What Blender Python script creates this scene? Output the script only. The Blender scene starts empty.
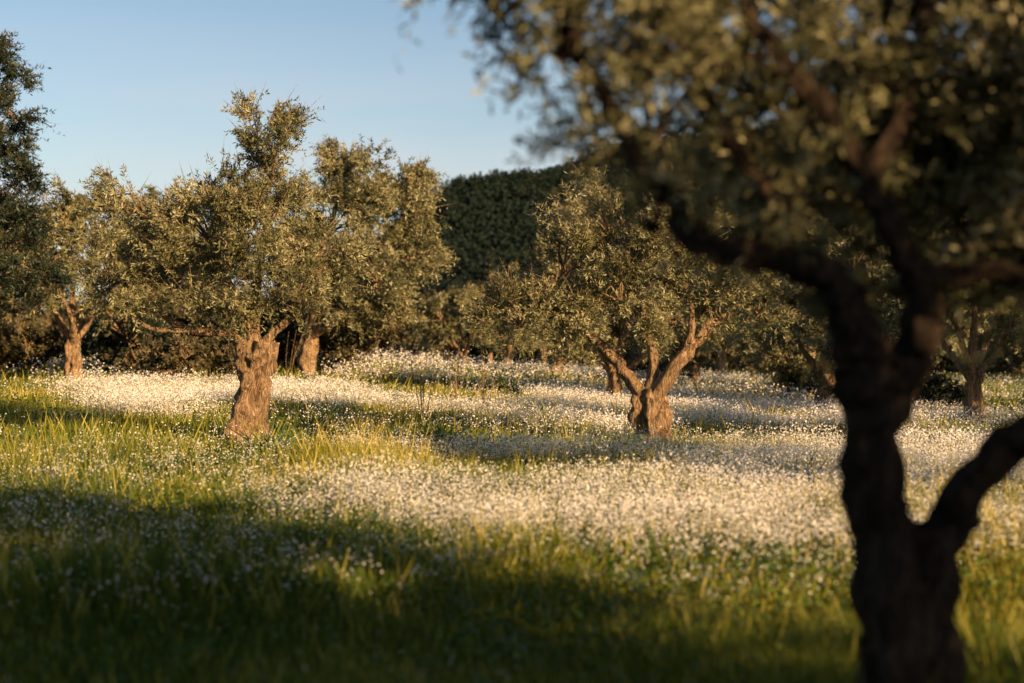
import bpy, math, numpy as np
from mathutils import Vector
rng=np.random.default_rng(7)
scene=bpy.context.scene
TAU=2*math.pi
# ---------------------------------------------------------------- noise
_perm=np.random.default_rng(3).random((256,256)).astype(np.float64)
def vnoise(x,y):
    xi=np.floor(x).astype(int); yi=np.floor(y).astype(int)
    fx=x-xi; fy=y-yi; fx=fx*fx*(3-2*fx); fy=fy*fy*(3-2*fy)
    a=_perm[xi%256,yi%256]; b=_perm[(xi+1)%256,yi%256]
    c=_perm[xi%256,(yi+1)%256]; d=_perm[(xi+1)%256,(yi+1)%256]
    return (a*(1-fx)+b*fx)*(1-fy)+(c*(1-fx)+d*fx)*fy
def fbm(x,y,o=4):
    s=0;a=.5;t=0
    for i in range(o):
        s=s+a*vnoise(x*2**i+17*i,y*2**i+31*i); t+=a; a*=.5
    return s/t
def ss(t): 
    t=np.clip(t,0,1); return t*t*(3-2*t)
def terr(x,y):
    x=np.asarray(x,float); y=np.asarray(y,float)
    z=-0.022*np.clip(x,-25,25)*ss((y-10)/20)
    z=z+.62*np.exp(-((x+4.8)**2/60+(y-40)**2/60))
    near=np.clip(1-np.hypot(x,y)/200,0,1)
    z=z+(fbm(x*.22+5,y*.22+9,3)-.5)*.22*near
    return z
# ---------------------------------------------------------------- mesh builder (all quads)
def nrm(v): return v/np.maximum(np.linalg.norm(v,axis=-1,keepdims=True),1e-9)
def rdir(n,r=rng): return nrm(r.normal(size=(n,3)))
class MB:
    def __init__(s): s.v=[];s.f=[];s.m=[];s.t=[];s.sm=[];s.n=0
    def add(s,v,f,mat,tone,smooth):
        s.v.append(v); s.f.append(f+s.n); s.n+=len(v)
        s.m.append(np.full(len(f),mat,np.int32)); s.t.append(np.broadcast_to(tone,(len(f),)).astype(np.float32))
        s.sm.append(np.full(len(f),smooth,bool))
    def leaves(s,P,D,L,W,tone,mat,bend=0.0,belly=.45,r=rng):
        n=len(P); D=nrm(D); S=nrm(np.cross(D,rdir(n,r)))
        L=np.broadcast_to(L,(n,))[:,None]; W=np.broadcast_to(W,(n,))[:,None]
        mid=P+D*L*belly; tip=P+D*L
        if bend: 
            tip=tip.copy(); tip[:,2]-=bend*L[:,0]; 
        v=np.stack([P,mid+S*W/2,tip,mid-S*W/2],1).reshape(-1,3)
        s.add(v,np.arange(4*n).reshape(n,4),mat,tone,False)
    def tube(s,path,rad,sides=8,mat=0,gnarl=0.0,seed=0,tone=.5):
        path=np.asarray(path,float); n=len(path); rad=np.asarray(rad,float)
        T=nrm(np.gradient(path,axis=0)); ref=np.array([.13,1,.21])
        A=nrm(np.cross(T,ref)); B=np.cross(T,A)
        th=np.linspace(0,TAU,sides,endpoint=False)
        arc=np.concatenate([[0],np.cumsum(np.linalg.norm(np.diff(path,axis=0),axis=1))])
        R=rad[:,None]*np.ones(sides)
        if gnarl:
            tw=arc[:,None]*2.2+seed
            R=R*(1+gnarl*(.5*np.sin(3*th+tw)+.4*np.sin(5*th-tw*1.7+seed)+1.6*(vnoise(np.cos(th)*1.6+5+seed+0*arc[:,None],arc[:,None]*5+np.sin(th)*1.6+9)-.5)
                 +1.1*(vnoise(np.cos(th)*4+15+seed+0*arc[:,None],arc[:,None]*11+np.sin(th)*4+9)-.5)))
        v=path[:,None]+R[...,None]*(np.cos(th)[None,:,None]*A[:,None]+np.sin(th)[None,:,None]*B[:,None])
        i=np.arange(n-1)[:,None]*sides; j=np.arange(sides)[None]; j2=(j+1)%sides
        f=np.stack([i+j,i+j2,i+sides+j2,i+sides+j],-1).reshape(-1,4)
        s.add(v.reshape(-1,3),f,mat,tone,True)
    def mesh(s,name,mats):
        v=np.concatenate(s.v);f=np.concatenate(s.f)
        me=bpy.data.meshes.new(name); me.vertices.add(len(v)); me.vertices.foreach_set('co',v.astype(np.float32).ravel())
        me.loops.add(f.size); me.loops.foreach_set('vertex_index',f.astype(np.int32).ravel())
        me.polygons.add(len(f)); me.polygons.foreach_set('loop_start',np.arange(0,f.size,4,dtype=np.int32))
        me.polygons.foreach_set('loop_total',np.full(len(f),4,np.int32))
        me.polygons.foreach_set('material_index',np.concatenate(s.m)); me.polygons.foreach_set('use_smooth',np.concatenate(s.sm))
        a=me.attributes.new('tone','FLOAT','FACE'); a.data.foreach_set('value',np.concatenate(s.t))
        for m in mats: me.materials.append(m)
        me.update(calc_edges=True); return me
def obj(name,me,loc=(0,0,0),rz=0,sc=1):
    o=bpy.data.objects.new(name,me); scene.collection.objects.link(o); o.location=loc; o.rotation_euler=(0,0,rz)
    o.scale=(sc,sc,sc) if np.isscalar(sc) else sc
    return o
def smooth_path(c,n):
    c=np.asarray(c,float); k=len(c)
    if k==2: 
        t=np.linspace(0,1,n)[:,None]; return c[0]*(1-t)+c[1]*t
    P=np.vstack([2*c[0]-c[1],c,2*c[-1]-c[-2]]); t=np.linspace(0,k-1-1e-6,n); i=t.astype(int); u=(t-i)[:,None]
    p0,p1,p2,p3=P[i],P[i+1],P[i+2],P[i+3]
    return .5*((2*p1)+(-p0+p2)*u+(2*p0-5*p1+4*p2-p3)*u*u+(-p0+3*p1-3*p2+p3)*u**3)
# ---------------------------------------------------------------- materials
def mat(name):
    m=bpy.data.materials.new(name); m.use_nodes=True; nt=m.node_tree; nt.nodes.clear(); return m,nt,nt.nodes,nt.links
def ramp(N,stops):
    r=N.new('ShaderNodeValToRGB'); e=r.color_ramp.elements
    while len(e)<len(stops): e.new(.5)
    for i,(p,c) in enumerate(stops): e[i].position=p; e[i].color=(*c,1)
    return r
def leafmat(name,stops,trans=.3,rough=.5,spec=.3):
    m,nt,N,L=mat(name)
    a=N.new('ShaderNodeAttribute'); a.attribute_name='tone'
    r=ramp(N,stops); L.new(a.outputs['Fac'],r.inputs[0])
    p=N.new('ShaderNodeBsdfPrincipled'); p.inputs['Roughness'].default_value=rough; p.inputs['Specular IOR Level'].default_value=spec
    L.new(r.outputs[0],p.inputs['Base Color'])
    o=N.new('ShaderNodeOutputMaterial')
    if trans:
        t=N.new('ShaderNodeBsdfTranslucent'); L.new(r.outputs[0],t.inputs['Color'])
        x=N.new('ShaderNodeMixShader'); x.inputs[0].default_value=trans; L.new(p.outputs[0],x.inputs[1]); L.new(t.outputs[0],x.inputs[2])
        L.new(x.outputs[0],o.inputs[0])
    else: L.new(p.outputs[0],o.inputs[0])
    return m
def barkmat(name,c1,c2,c3,sc=1.0):
    m,nt,N,L=mat(name)
    tc=N.new('ShaderNodeTexCoord'); mp=N.new('ShaderNodeMapping'); mp.inputs['Scale'].default_value=(11*sc,11*sc,3.2*sc); L.new(tc.outputs['Object'],mp.inputs[0])
    n=N.new('ShaderNodeTexNoise'); n.inputs['Scale'].default_value=1.5; n.inputs['Detail'].default_value=8; n.inputs['Roughness'].default_value=.75; n.inputs['Distortion'].default_value=1.2
    L.new(mp.outputs[0],n.inputs['Vector'])
    v=N.new('ShaderNodeTexVoronoi'); v.feature='DISTANCE_TO_EDGE'; v.inputs['Scale'].default_value=1.7; L.new(mp.outputs[0],v.inputs['Vector'])
    r=ramp(N,[(.36,c1),(.5,c2),(.66,c3)]); L.new(n.outputs['Fac'],r.inputs[0])
    mu=N.new('ShaderNodeMath'); mu.operation='MULTIPLY'; mu.inputs[1].default_value=.6; L.new(v.outputs['Distance'],mu.inputs[0])
    ad=N.new('ShaderNodeMath'); ad.operation='ADD'; L.new(mu.outputs[0],ad.inputs[0]); L.new(n.outputs['Fac'],ad.inputs[1])
    b=N.new('ShaderNodeBump'); b.inputs['Strength'].default_value=1; b.inputs['Distance'].default_value=.09; L.new(ad.outputs[0],b.inputs['Height'])
    p=N.new('ShaderNodeBsdfPrincipled'); p.inputs['Roughness'].default_value=.9; p.inputs['Specular IOR Level'].default_value=.15
    L.new(r.outputs[0],p.inputs['Base Color']); L.new(b.outputs[0],p.inputs['Normal'])
    o=N.new('ShaderNodeOutputMaterial'); L.new(p.outputs[0],o.inputs[0]); return m
BARK=barkmat('olive_bark',(.045,.028,.016),(.27,.17,.09),(.52,.36,.21))
BARK2=barkmat('shaded_olive_bark',(.012,.009,.007),(.045,.030,.020),(.13,.085,.05),1.4)  # darker copy of the olive bark; foreground tree's shade put into its colour
LEAF=leafmat('olive_leaf',[(0,(.024,.029,.012)),(.3,(.095,.097,.040)),(.6,(.225,.212,.095)),(1,(.45,.41,.25))],.25)
DARKLEAF=leafmat('dark_leaf',[(0,(.008,.014,.008)),(.5,(.016,.026,.013)),(1,(.035,.045,.022))],0)
SHRUBLEAF=leafmat('shrub_leaf',[(0,(.020,.020,.009)),(.5,(.055,.05,.02)),(1,(.17,.12,.055))],0)
HILLLEAF=leafmat('hill_leaf',[(0,(.006,.010,.008)),(.5,(.011,.019,.014)),(1,(.020,.030,.020))],0,spec=.06,rough=.9)  # very low albedo: the hill's shade is put into the leaf colour
GRASS=leafmat('grass_blade',[(0,(.014,.034,.004)),(.35,(.06,.105,.008)),(.60,(.21,.21,.016)),(1,(.52,.40,.08))],.38)
FORB=leafmat('weed_leaf',[(0,(.014,.035,.006)),(.5,(.05,.10,.010)),(1,(.22,.23,.03))],.3)
PETAL=leafmat('white_petal',[(0,(.62,.56,.50)),(.5,(.80,.75,.69)),(1,(.88,.85,.80))],.28)
STALK=leafmat('flower_stalk',[(0,(.10,.13,.03)),(1,(.34,.27,.07))],0)
# ---------------------------------------------------------------- tree foliage
def foliage(mb,lobes,r,spm=150,nleaf=22,leafL=.075,leafW=.019,mat=1,sprig=.36,up=.7,kf=9):
    """lobes: (x,y,z,rx,ry,rz). sprigs of paired narrow leaves, bunched so that gaps stay open"""
    for (cx,cy,cz,rx,ry,rz) in lobes:
        c=np.array([cx,cy,cz]); R=np.array([rx,ry,rz]); n=int(spm*(rx*ry+ry*rz+rx*rz)/3*4.2)
        k=max(6,int(kf*(rx*ry*rz)**(1/3)/.6)); cd=rdir(k,r); cc=cd*(r.random((k,1))**.4)*.94; cr=.18+.24*r.random(k); ct=r.random(k)
        w=r.integers(0,k,n); q=cc[w]+rdir(n,r)*(r.random((n,1))**.45)*cr[w][:,None]
        q[:,2]=np.where(q[:,2]<-.8,-.8+.2*r.random(n),q[:,2])
        P=c+q*R
        D=nrm(nrm(q+1e-6)*.8+np.array([0,0,up])+rdir(n,r)*.75)
        Ls=sprig*(.5+.8*r.random(n))*np.where(r.random(n)<.12,1.5,1)
        u=(np.arange(nleaf)+.5)/nleaf; U=np.tile(u,n); I=np.repeat(np.arange(n),nleaf)
        droop=np.zeros((len(I),3)); droop[:,2]=-.35*(U**2)*Ls[I]
        LP=P[I]+D[I]*(U*Ls[I])[:,None]+droop+r.normal(size=(len(I),3))*.008
        LD=nrm(D[I]*.65+rdir(len(I),r)*.9)
        tone=np.clip(.5*ct[w][I]+.3*r.random(n)[I]+.35*r.random(len(I))-.07,0,1)
        mb.leaves(LP,LD,leafL*(.7+.6*r.random(len(I))),leafW*(.8+.5*r.random(len(I))),tone,mat,r=r)
        mb.leaves(P,D,Ls,.012,.2,0,r=r)
        for a in range(k):
            e=c+cc[a]*R; m=(c*.5+e*.5)+r.normal(size=3)*.08*rx
            p=smooth_path([c-np.array([0,0,.35*rz]),m,e],6); mb.tube(p,np.linspace(.022,.006,6)*(rx/.8)**.5,4,0)
def limb(mb,ctrl,r0,r1,n=18,sides=12,g=.25,seed=0,r=rng):
    p=smooth_path(ctrl,n); p[1:-1]+=r.normal(size=(n-2,3))*r0*.12
    rad=r0+(r1-r0)*np.linspace(0,1,n)**.8
    mb.tube(p,rad,sides,0,g,seed)
def trunk(mb,ctrl,rads,seed,n=34,sides=26,g=.32,flare=.4):
    p=smooth_path(ctrl,n); rad=np.interp(np.linspace(0,1,n),np.linspace(0,1,len(rads)),rads)
    rad*=1+flare*np.exp(-np.linspace(0,1,n)*9)
    mb.tube(p,rad,sides,0,g,seed)
def Lb(*a): return [(x,y,z,r,r,r*s) for (x,y,z,r,s) in a]

# --- tree in the open, left of the clearing
r=np.random.default_rng(11); mb=MB()
trunk(mb,[(-.10,0,-.25),(-.05,0,.3),(.08,0,.7),(.09,.03,1.15),(.14,0,1.62)],[.27,.22,.20,.22,.21],2.0,60,40,.5)
limb(mb,[(.05,0,1.45),(-.3,-.1,1.72),(-.8,-.05,1.76),(-1.2,.1,1.95),(-1.5,.2,2.4),(-1.6,.1,3.1)],.085,.025,26,seed=1,r=r)
limb(mb,[(-.7,-.1,1.76),(-1.3,-.25,1.78),(-1.9,-.2,2.1)],.045,.02,seed=3,r=r)
limb(mb,[(.12,0,1.5),(.05,.1,2.0),(.2,.1,2.8),(.33,0,3.7)],.12,.02,seed=4,r=r)
limb(mb,[(.16,0,1.5),(.5,.1,1.85),(.9,.1,2.2),(1.1,0,2.7)],.075,.03,seed=5,r=r)
limb(mb,[(.1,.05,1.5),(-.2,.3,2.1),(-.55,.3,3.0)],.1,.03,seed=6,r=r)
foliage(mb,Lb((.33,0,4.15,.62,1.25),(-1.45,0,3.6,.66,1),(-.55,.1,3.3,.82,.9),(-1.95,0,2.6,.52,.9),(0,-.3,2.75,.85,.85),(.95,.1,3.0,.66,1),(-1.15,.2,2.75,.7,.8),(.25,.1,3.45,.7,1),(.75,-.2,2.3,.5,.7),(-.1,-.35,2.15,.4,.55),(-.6,-.3,2.15,.42,.55),(.12,.2,4.7,.33,1),(.5,.1,4.6,.32,1),(-1.7,-.2,2.05,.35,.7)),r,spm=165,sprig=.38)
T1=mb.mesh('olive_a',[BARK,LEAF])
# --- forked tree, right of the clearing
r=np.random.default_rng(12); mb=MB()
trunk(mb,[(.05,0,-.2),(.02,0,.2),(-.06,0,.55),(-.10,0,.9)],[.24,.22,.21,.19],5.0,40,34,.5)
limb(mb,[(-.10,0,.72),(-.38,0,1.1),(-.72,.1,1.5),(-1.3,.1,2.1),(-1.5,.1,2.6)],.12,.03,seed=1,r=r)
limb(mb,[(-.06,0,.75),(.02,.1,1.35),(-.1,.2,2.0),(-.4,.1,2.9)],.10,.03,seed=2,r=r)
limb(mb,[(-.02,0,.7),(.3,-.1,1.2),(.72,-.1,1.72),(1.1,0,2.1),(1.35,0,2.6)],.14,.03,seed=3,r=r)
limb(mb,[(.5,-.1,1.5),(.55,-.2,2.0),(.4,0,2.8)],.07,.02,seed=4,r=r)
foliage(mb,Lb((-1.35,.1,2.75,.76,.95),(-.5,.1,3.2,.85,.95),(.35,0,3.1,.8,.95),(1.2,0,2.6,.66,.85),(-1.95,-.1,2.0,.62,.9),(-.5,-.3,2.35,.65,.75),(.4,.1,2.35,.55,.7),(1.55,.1,2.1,.45,.8),(-1.2,.0,1.95,.55,.7),(-.3,-.2,1.9,.4,.6),(.9,-.2,2.1,.4,.7)),r,spm=165,sprig=.38)
T8=mb.mesh('olive_b',[BARK,LEAF])
# --- big bright tree on the rise
r=np.random.default_rng(13); mb=MB()
trunk(mb,[(0,0,-.3),(.05,0,.4),(.12,0,1.0)],[.21,.18,.16],1.0,24,20)
for i,e in enumerate([(1.2,0,4.3),(2.1,.2,3.4),(.5,-.3,3.3),(-.4,.2,2.8),(1.7,-.3,2.1)]):
    limb(mb,[(.1,0,.9),(e[0]*.4+.1,e[1],e[2]*.45+.3),e],.11,.03,seed=i,r=r)
foliage(mb,Lb((1.2,0,4.8,.75,1.3),(.6,0,3.7,1.05,1),(1.85,.2,4.0,1.0,1.05),(2.55,.2,3.9,.65,1.1),(1.7,-.2,2.5,1.1,1),(.5,-.2,2.3,.9,.95),(-.4,.2,3.0,.65,1),(2.4,0,2.9,.8,.9),(1.1,-.5,1.5,.7,.7),(2.0,-.3,1.5,.6,.7)),r,spm=130,leafL=.095,leafW=.026,sprig=.4)
T2=mb.mesh('olive_c',[BARK,LEAF])
# --- generic olives
def generic(seed,H=4.3,spread=1.5,dens=62,lm=None,lL=.115,lW=.034,nl=22):
    r=np.random.default_rng(seed); mb=MB(); fh=.7+.5*r.random()
    lean=r.normal(size=2)*.16
    trunk(mb,[(0,0,-.3),(lean[0]*.9,lean[1]*.9,fh*.35),(lean[0]*.3,lean[1],fh*.7),(lean[0],lean[1],fh+.1)],[.19,.16,.15,.15],seed,26,20,.42)
    lobes=[]; k=5
    a0=r.random()*TAU
    for i in range(k):
        a=a0+i*TAU/k+r.normal()*.25; rr=spread*(.55+.35*r.random()); z=H*(.55+.16*r.random())
        e=(rr*math.cos(a),rr*math.sin(a),z); limb(mb,[(lean[0],lean[1],fh-.1),(rr*.45*math.cos(a+.3)+lean[0],rr*.45*math.sin(a+.3),fh+(z-fh)*.35),e],.085,.025,seed=i+seed,r=r)
        s=.55+.28*r.random(); lobes.append((*e,s*1.1,s*1.1,s))
        lobes.append((e[0]*1.15,e[1]*1.15,z-.75-.3*r.random(),s*.75,s*.75,s*.6))
    for i in range(3):
        a=r.random()*TAU; s=.55+.2*r.random(); lobes.append((.5*math.cos(a),.5*math.sin(a),H*(.74+.12*r.random()),s,s,s*1.15))
    limb(mb,[(lean[0],lean[1],fh-.1),(0,0,fh+.8),(.1,0,H*.75)],.1,.03,seed=seed,r=r)
    foliage(mb,lobes,r,spm=dens,leafL=lL,leafW=lW,nleaf=nl)
    return mb.mesh('olive_generic',[BARK,lm or LEAF])
SPEC=[(21,4.3,1.6),(22,4.0,1.7),(23,4.8,1.5),(24,3.8,1.4)]
G=[generic(s,h,sp) for s,h,sp in SPEC]
GF=[generic(s+10,h,sp,36,None,.19,.055,16) for s,h,sp in SPEC]
def put(me,x,y,rz=0,sc=1,name='olive_tree'): return obj(name,me,(x,y,float(terr(x,y))),rz,sc)
put(T1,-3.5,18.8,0,.9); put(T8,1.98,20.0,0,.95); put(T2,-5.3,36.5,0,1.1)
# visible grove
for i,(x,y,g,rz,sc) in enumerate([
 (-10.2,33,2,.4,1.0),(-12.6,31,0,2.0,.95),(-10.2,43,1,1.,1.3),(-1.8,50,3,2.2,.85),(-.1,54,1,.3,.75),(1.55,41,0,4.,1.0),
 (2.4,30.5,1,5.,.85),(2.5,38,0,.9,1.0),(5.4,43,3,1.9,.9),(7.3,38,1,3.5,.85),(6.75,30,0,2.9,.95),(8.6,26.5,2,4.4,.95),(11,40,2,1.2,1.1),
 (3.9,60,1,2.7,1.05),(8.2,56,0,3.3,1.1),(13,50,1,5.1,1.1),(-14,58,0,1.1,1.3),(-16.5,47,1,4.1,1.3),
 (-8.5,64,3,3.2,1.1),(14,66,0,1.7,1.2),(-3.4,74,0,2.1,.7),(1.6,70,2,.1,.8),(13.4,32,1,2.3,1.)]):
    put((GF if y>55 else G)[g],x,y,rz,sc)
# grove behind / right of the photographer (throws the long evening shadows)
for (x,y,g,rz,sc) in [(4.5,1.1,0,.3,1.0),(6.1,-.8,2,2.3,1.05),(4.0,-1.8,2,.8,1.05),(7.0,-4.4,1,1.3,1.2),(4.2,-5.6,1,1.3,1.05),(1.0,-4.5,3,3.3,1.1),(-3.4,-5.5,1,4.3,1.1),
                      (8.2,9.4,2,5.3,(.85,.85,1.3)),(11.4,15.4,2,2.9,(.95,.95,1.35)),(14.2,20.4,0,.9,(1.,1.,1.4)),(13.0,27,2,1.9,(.9,.9,1.2)),(22,29,3,3,1.2)]:
    put(G[g],x,y,rz,sc)
# --- foreground olive
r=np.random.default_rng(31); mb=MB()
trunk(mb,[(.0,0,-.15),(-.02,0,.3),(-.03,0,.6),(-.05,0,.85)],[.175,.16,.16,.14],3.0,50,48,.36)
limb(mb,[(-.06,0,.62),(-.126,0,1.0),(-.172,0,1.35),(-.20,0,1.58),(-.33,-.02,1.80),(-.55,-.05,1.91),(-.80,-.1,1.92),(-1.05,-.05,2.25),(-1.30,0,2.72),(-1.5,0,3.2)],.125,.018,60,22,.3,1,r)
limb(mb,[(-.15,0,1.2),(-.02,.03,1.42),(.05,.05,1.62),(.03,.05,1.82),(-.07,0,1.98),(-.2,-.03,2.2),(-.38,-.06,2.47),(-.62,-.05,2.8),(-.8,0,3.3)],.085,.025,50,20,.3,2,r)
limb(mb,[(.03,0,.58),(.12,0,.82),(.24,-.02,1.04),(.43,-.05,1.24),(.73,-.1,1.48),(1.05,-.1,1.95),(1.3,0,2.8)],.095,.04,44,20,.3,3,r)
limb(mb,[(.03,.05,1.80),(.25,.0,1.85),(.5,-.05,1.84),(.8,0,2.0),(1.1,.1,2.5)],.05,.02,26,14,.3,4,r)
limb(mb,[(-.2,-.03,2.2),(.0,.1,2.5),(.1,.2,3.0),(0,.3,3.5)],.045,.02,24,14,.3,5,r)
limb(mb,[(-.40,-.02,1.84),(-.5,.1,2.1),(-.75,.2,2.5),(-.9,.3,3.1)],.04,.015,24,12,.3,6,r)
foliage(mb,Lb((-1.36,0,2.80,.42,1),(-1.0,.1,2.45,.42,.95),(-.78,0,1.98,.24,.8),(-.3,.45,2.5,.5,.9),(.3,.35,2.45,.55,.9),(.9,.1,2.35,.6,.9),(.95,.2,1.75,.4,.8),(.1,.5,1.85,.32,.8),(0,.4,3.1,.8,.8),
   (-.7,.5,2.85,.55,.9),(.6,.6,2.7,.7,.9),(1.3,.6,2.5,.8,.9),(.2,.8,2.3,.5,.8),(-.8,-.2,2.7,.35,.9),(-1.6,.1,2.95,.38,.8),(.8,.8,2.1,.5,.8),(1.25,-.3,2.3,.5,.9),
   (-.85,.3,3.25,.62,.9),(1.1,0,3.2,.85,.8),(-.45,.1,2.15,.26,.8),(-1.5,0,3.3,.5,.8),(.55,.3,2.0,.42,.8),(1.3,.2,1.9,.45,.8),(-.4,.4,1.78,.24,.7),(-1.0,0,2.05,.2,.8),(-.2,.9,2.7,.6,.9),(.5,1.0,2.3,.5,.9)),r,spm=185,nleaf=20,leafL=.056,leafW=.014,sprig=.28,kf=13)
obj('olive_tree',mb.mesh('olive_foreground',[BARK2,LEAF]),(1.55,5.5,float(terr(1.55,5.5))))
# --- tall dark tree at left edge
r=np.random.default_rng(41); mb=MB()
trunk(mb,[(0,0,-.3),(.1,0,2),(0,.1,4),(.1,0,6.8)],[.22,.18,.12,.04],1,30,16,.2)
lb=[]
for i in range(20):
    z=2.4+4.8*i/19; a=i*2.4; q=1.3*(1-.5*i/19); e=(q*math.cos(a),q*math.sin(a),z+.25)
    limb(mb,[(0.05,0,z-.3),(e[0]*.5,e[1]*.5,z-.05),e],.05,.015,10,8,.1,i,r); s=.66*(1-.3*i/19); lb.append((*e,s,s,s*.62))
foliage(mb,lb,r,spm=140,leafL=.10,leafW=.026,up=.4)
put(mb.mesh('pine',[BARK,DARKLEAF]),-11.3,30,name='pine_tree')
# --- cypress
r=np.random.default_rng(42); mb=MB(); trunk(mb,[(0,0,-.2),(0,0,2),(0,0,5.6)],[.14,.1,.02],1,20,10,.1)
foliage(mb,[(0,0,.9+i*.48,.34*(1-i/13),.34*(1-i/13),.42) for i in range(11)],r,spm=200,leafL=.12,leafW=.04,up=1.6)
put(mb.mesh('cypress',[BARK,DARKLEAF]),-1.2,78,sc=1.0,name='cypress_tree')
# --- shrubs
def shrub(seed,m):
    r=np.random.default_rng(seed); mb=MB()
    lb=[(r.normal()*.7,r.normal()*.5,.45+.5*r.random(),.6,.6,.5) for i in range(7)]
    for l in lb: limb(mb,[(0,0,-.1),(l[0]*.5,l[1]*.5,.3),(l[0],l[1],l[2])],.03,.01,8,6,.1,0,r)
    foliage(mb,lb,r,spm=60,nleaf=14,leafL=.13,leafW=.055,up=1.0); return mb.mesh('shrub',[BARK,m])
SH=[shrub(51,SHRUBLEAF),shrub(52,DARKLEAF),shrub(53,SHRUBLEAF),shrub(54,LEAF)]
r=np.random.default_rng(55)
for i in range(24):
    x=-24+i*.83+r.normal()*.3; y=41+r.normal()*2+abs(x+14)*.2
    put(SH[r.integers(0,3)],x,y,r.random()*6,.9+.7*r.random(),'shrub')
for i in range(46):
    x=-34+i*1.6; y=84+r.normal()*3; put(SH[r.integers(0,4)],x,y,r.random()*6,1.9+.9*r.random(),'shrub')
for (x,y,k,s) in [(-7.9,33,2,.8),(-6.9,34.5,0,.75),(7.9,38,3,.8),(9.0,31.5,1,.8),(4.6,46,1,.8)]: put(SH[k],x,y,x,s,'shrub')
# ---------------------------------------------------------------- ground
def axis(a,b,fine0,fine1,st): 
    f=np.arange(fine0,fine1,st); l=fine0-np.geomspace(st,fine0-a,26)[::-1]; h=fine1-st+np.geomspace(st,b-fine1,26); return np.concatenate([l,f,h])
X=axis(-1500,1500,-24,26,.35); Y=axis(-400,2500,-10,80,.35)
gx,gy=np.meshgrid(X,Y,indexing='ij'); gz=terr(gx,gy); nx,ny=gx.shape
mb=MB(); i=np.arange(nx-1)[:,None]*ny; j=np.arange(ny-1)[None]
mb.add(np.stack([gx,gy,gz],-1).reshape(-1,3),np.stack([i+j,i+ny+j,i+ny+j+1,i+j+1],-1).reshape(-1,4),0,.5,True)
m,nt,N,L=mat('meadow_soil'); g=N.new('ShaderNodeNewGeometry')
n=N.new('ShaderNodeTexNoise'); n.inputs['Scale'].default_value=.5; n.inputs['Detail'].default_value=6; n.inputs['Roughness'].default_value=.7; L.new(g.outputs['Position'],n.inputs['Vector'])
rp=ramp(N,[(.3,(.012,.018,.005)),(.5,(.030,.038,.010)),(.7,(.07,.07,.022))]); L.new(n.outputs['Fac'],rp.inputs[0])
n2=N.new('ShaderNodeTexNoise'); n2.inputs['Scale'].default_value=25; n2.inputs['Detail'].default_value=3; L.new(g.outputs['Position'],n2.inputs['Vector'])
b=N.new('ShaderNodeBump'); b.inputs['Distance'].default_value=.08; L.new(n2.outputs['Fac'],b.inputs['Height'])
p=N.new('ShaderNodeBsdfPrincipled'); p.inputs['Roughness'].default_value=1; p.inputs['Specular IOR Level'].default_value=.05
L.new(rp.outputs[0],p.inputs['Base Color']); L.new(b.outputs[0],p.inputs['Normal']); o=N.new('ShaderNodeOutputMaterial'); L.new(p.outputs[0],o.inputs[0])
obj('ground',mb.mesh('ground',[m]))
# ---------------------------------------------------------------- grass, weeds
def ring(n,r0,r1,ha,r=rng):
    rr=np.sqrt(r0*r0+(r1*r1-r0*r0)*r.random(n)); a=(r.random(n)*2-1)*math.radians(ha); return rr*np.sin(a),rr*np.cos(a)
def white(x,y):
    u=x*.8+y*.25; v=y*.8-x*.1
    nz=fbm(u*.30+40,v*.52+12,4)
    reg=ss((x+3.2+(y-13)*.42)/2.2)*ss((y-8.8+(x-1)*.4)/2.6)
    reg=reg*(1-.8*ss((x-5.5-(y-20)*.15)/3.0))
    return np.clip(reg*ss((nz-.465)/.075),0,1)
mb=MB()
def grass(n,r0,r1,ha,h,w):
    x,y=ring(n,r0,r1,ha); z=terr(x,y); pn=fbm(x*.6,y*.6,3); tall=.5+1.0*ss((pn-.3)/.4)
    long=rng.random(n)<.06
    D=rdir(n)*np.array([1,1,.2])*.42+np.array([0,0,1]); Lh=h*(.45+.9*rng.random(n))*tall*np.where(long,1.7,1)
    yel=ss((fbm(x*.25+3,y*.25+8,3)-.35)/.3)
    t1=.15+.6*rng.random(n)*(.4+.8*yel)+.2*yel+.3*long
    mb.leaves(np.stack([x,y,z-.01],1),D,Lh,w*(.7+.7*rng.random(n)),np.clip(.55*t1+.55*fbm(x*.55+31,y*.55+3,3)-.05+.15*long,0,1),0,bend=.12,belly=.4)
grass(120000,2.5,8.2,46,.16,.007); grass(190000,8.2,18,32,.25,.010); grass(120000,18,34,30,.20,.019); grass(60000,34,62,32,.24,.037)
obj('meadow_grass',mb.mesh('grass',[GRASS]))
mb=MB()
def weeds(n,r0,r1,ha,s):
    x,y=ring(n,r0,r1,ha); k=rng.random(n)<(.15+.85*ss((fbm(x*.45+70,y*.45+20,3)-.38)/.2)); x=x[k];y=y[k];n=len(x)
    z=terr(x,y)+.02+.17*rng.random(n)**1.3
    D=rdir(n)*np.array([1,1,.5])+np.array([0,0,.25])
    mb.leaves(np.stack([x,y,z],1),D,s*(.6+.8*rng.random(n)),s*.5,.5*rng.random(n)+.5*fbm(x*.5,y*.5+55,3),0,bend=.1)
weeds(60000,2.5,9,46,.045); weeds(90000,9,18,32,.055); weeds(60000,18,34,30,.08); weeds(20000,34,60,32,.14)
obj('meadow_weeds',mb.mesh('weeds',[FORB]))
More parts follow.
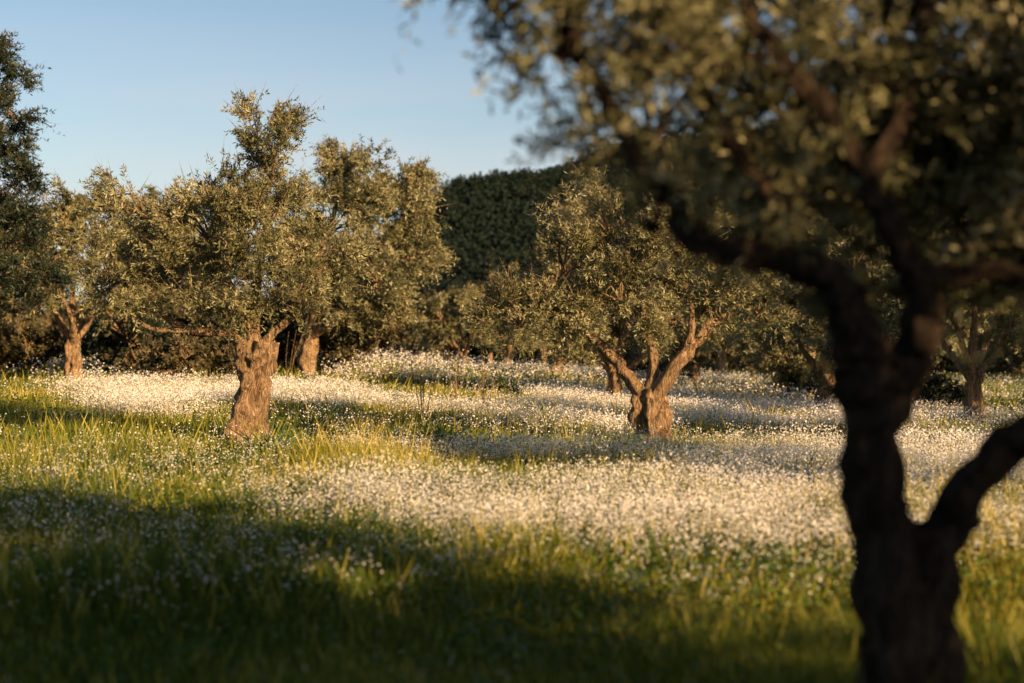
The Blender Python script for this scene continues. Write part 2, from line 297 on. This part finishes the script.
# ---------------------------------------------------------------- flowers
mb=MB()
def flowers(n,r0,r1,ha,per,s,hr=.045,base=.04):
    x,y=ring(n,r0,r1,ha); k=rng.random(n)<np.clip(white(x,y)+base*2*ss((fbm(x*.5+9,y*.5+77,3)-.4)/.2),0,1); x=x[k];y=y[k];n=len(x)
    z=terr(x,y); h=.12+.28*rng.random(n)*(.4+1.0*fbm(x*.8,y*.8,2)); lean=rng.normal(size=(n,2))*.05
    top=np.stack([x+lean[:,0],y+lean[:,1],z+h],1); b=np.stack([x,y,z],1)
    mb.leaves(b,top-b,np.linalg.norm(top-b,axis=1),.004+s*.1,rng.random(n),1,belly=.6)
    I=np.repeat(np.arange(n),per); sp=(.5+rng.random(n))[I][:,None]
    P=top[I]+rng.normal(size=(len(I),3))*np.array([hr,hr,hr*.8])*sp
    D=rdir(len(I))*np.array([1,1,.6])+np.array([0,0,.3])
    mb.leaves(P,D,s*(.6+.8*rng.random(len(I))),s*.8,rng.random(len(I)),0,belly=.5)
flowers(3500,4,8,46,10,.010,.04,base=.04); flowers(54000,8,18,30,10,.015,.055,base=.045); flowers(95000,18,32,28,6,.025,.07,base=.035); flowers(46000,32,60,30,5,.044,.10,base=.03)
obj('white_wildflowers',mb.mesh('flowers',[PETAL,STALK]))
# tall weeds
def spiky(seed,n=70,h=.6):
    r=np.random.default_rng(seed); mb=MB(); P=np.zeros((n,3)); P[:,:2]=r.normal(size=(n,2))*.08
    mb.leaves(P,rdir(n,r)*np.array([1,1,.2])*.75+np.array([0,0,.8]),h*(.5+.6*r.random(n)),.022,r.random(n),0,bend=.2,belly=.4,r=r)
    return mb.mesh('spiky',[FORB])
SP=[spiky(61),spiky(62,90,.5),spiky(63,50,.8)]
for i,(x,y) in enumerate([(-1.05,18.5),(-1.25,18.9),(-.95,18.9),(2.1,15.8),(1.7,16.2),(-2.9,20.2),(4.1,18),(-4.2,21),(.6,25),(3.6,24.5),(-6.2,27),(-3.0,17.4),(2.9,14.2),(-2.6,18.2)]): put(SP[i%3],x,y,i,1.15,'spiky_weed')
def stalky(seed):
    r=np.random.default_rng(seed); mb=MB()
    for k in range(5):
        e=np.array([r.normal()*.25,r.normal()*.25,.9+.5*r.random()]); mb.tube(smooth_path([(0,0,-.05),e*.5+r.normal(size=3)*.03,e],8),np.linspace(.008,.003,8),5,0)
        t=r.random(9)*.6+.4; mb.leaves(e*t[:,None],rdir(9,r)+np.array([0,0,.8]),.13,.012,r.random(9),1,r=r)
    return mb.mesh('stalk',[BARK,SHRUBLEAF])
for i,(x,y) in enumerate([(-1.5,24),(-1.1,27),(-5.9,31),(-5.2,33),(-.5,26)]): put(stalky(70+i),x,y,i,1,'dry_stalk')
# ---------------------------------------------------------------- hill
hx=np.array([-400,-90,-60,-40,-30,-22,-17,-8,8,16,25,45,67,100,144,220,330,500]); hz=np.array([0,3,8,20,31,37,40.5,43,44,45.5,49.5,53,57,62,68,76,70,55])
def hillz(x,y): return np.interp(x*400/np.clip(y,200,600),hx,hz)*ss((y-190)/215)**.9*(1+.0*x)+(fbm(x*.03,y*.03,3)-.5)*7*ss((y-200)/80)-1.0
X=np.linspace(-300,450,150);Y=np.linspace(185,520,80); gx,gy=np.meshgrid(X,Y,indexing='ij'); nx,ny=gx.shape
mb=MB(); i=np.arange(nx-1)[:,None]*ny; j=np.arange(ny-1)[None]
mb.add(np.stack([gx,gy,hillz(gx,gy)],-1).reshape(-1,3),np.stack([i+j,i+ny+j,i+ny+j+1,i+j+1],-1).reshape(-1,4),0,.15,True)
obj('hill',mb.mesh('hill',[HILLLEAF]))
mb=MB(); n=9500; r=np.random.default_rng(81)
x=r.random(n)*330-90; y=230+190*np.sqrt(r.random(n)); z=hillz(x,y); Ht=2.2+3.0*r.random(n)**1.5; Wd=.9+1.3*r.random(n); per=38; tt=r.random(n)
I=np.repeat(np.arange(n),per); q=rdir(len(I),r)*(r.random((len(I),1))**.35)
P=np.stack([x[I]+q[:,0]*Wd[I],y[I]+q[:,1]*Wd[I],z[I]+Ht[I]*(.55+.5*q[:,2])],1)
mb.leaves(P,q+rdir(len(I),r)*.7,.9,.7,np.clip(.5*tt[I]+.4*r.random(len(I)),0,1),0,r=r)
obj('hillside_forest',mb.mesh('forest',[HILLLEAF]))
# ---------------------------------------------------------------- light
EL=math.radians(19); AZ=math.radians(44)
S=Vector((math.sin(AZ)*math.cos(EL),-math.cos(AZ)*math.cos(EL),math.sin(EL)))
ld=bpy.data.lights.new('sun','SUN'); ld.energy=11.5; ld.angle=math.radians(.5); ld.color=(1,.67,.35)
lo=bpy.data.objects.new('sun',ld); scene.collection.objects.link(lo); lo.rotation_euler=(-S).to_track_quat('-Z','Y').to_euler(); lo.location=(20,-20,20)
w=bpy.data.worlds.new('World'); scene.world=w; w.use_nodes=True; nt=w.node_tree; N=nt.nodes; L=nt.links; bg=N['Background']
sky=N.new('ShaderNodeTexSky'); sky.sky_type='NISHITA'; sky.sun_disc=False; sky.sun_elevation=EL; sky.sun_rotation=math.atan2(S.x,S.y)
tc=N.new('ShaderNodeTexCoord'); mp=N.new('ShaderNodeMapping'); mp.inputs['Scale'].default_value=(2.5,2.5,14); L.new(tc.outputs['Generated'],mp.inputs[0])
cn=N.new('ShaderNodeTexNoise'); cn.inputs['Scale'].default_value=1.6; cn.inputs['Detail'].default_value=4; L.new(mp.outputs[0],cn.inputs['Vector'])
cr=ramp(N,[(.36,(.15,.15,.15)),(.66,(.75,.75,.75))]); L.new(cn.outputs['Fac'],cr.inputs[0])
sx=N.new('ShaderNodeSeparateXYZ'); L.new(tc.outputs['Generated'],sx.inputs[0])
hr=ramp(N,[(.07,(1,1,1)),(.22,(0,0,0))]); L.new(sx.outputs['Z'],hr.inputs[0])
mm=N.new('ShaderNodeMath'); mm.operation='MULTIPLY'; L.new(cr.outputs[0],mm.inputs[0]); L.new(hr.outputs[0],mm.inputs[1])
mx=N.new('ShaderNodeMix'); mx.data_type='RGBA'; L.new(mm.outputs[0],mx.inputs[0]); L.new(sky.outputs[0],mx.inputs[6]); mx.inputs[7].default_value=(6.0,5.7,6.0,1)
L.new(mx.outputs[2],bg.inputs['Color']); bg.inputs['Strength'].default_value=.125
scene.view_settings.view_transform='Standard'; scene.view_settings.look='None'; scene.view_settings.exposure=0
# ---------------------------------------------------------------- camera
cd=bpy.data.cameras.new('camera'); cam=bpy.data.objects.new('camera',cd); scene.collection.objects.link(cam); scene.camera=cam
cam.location=(0,0,1.6); cam.rotation_euler=(math.radians(90-.26),0,0); cd.lens=50; cd.sensor_width=36; cd.clip_end=4000; cd.clip_start=.05
cd.dof.use_dof=True; cd.dof.focus_distance=21; cd.dof.aperture_fstop=1.0
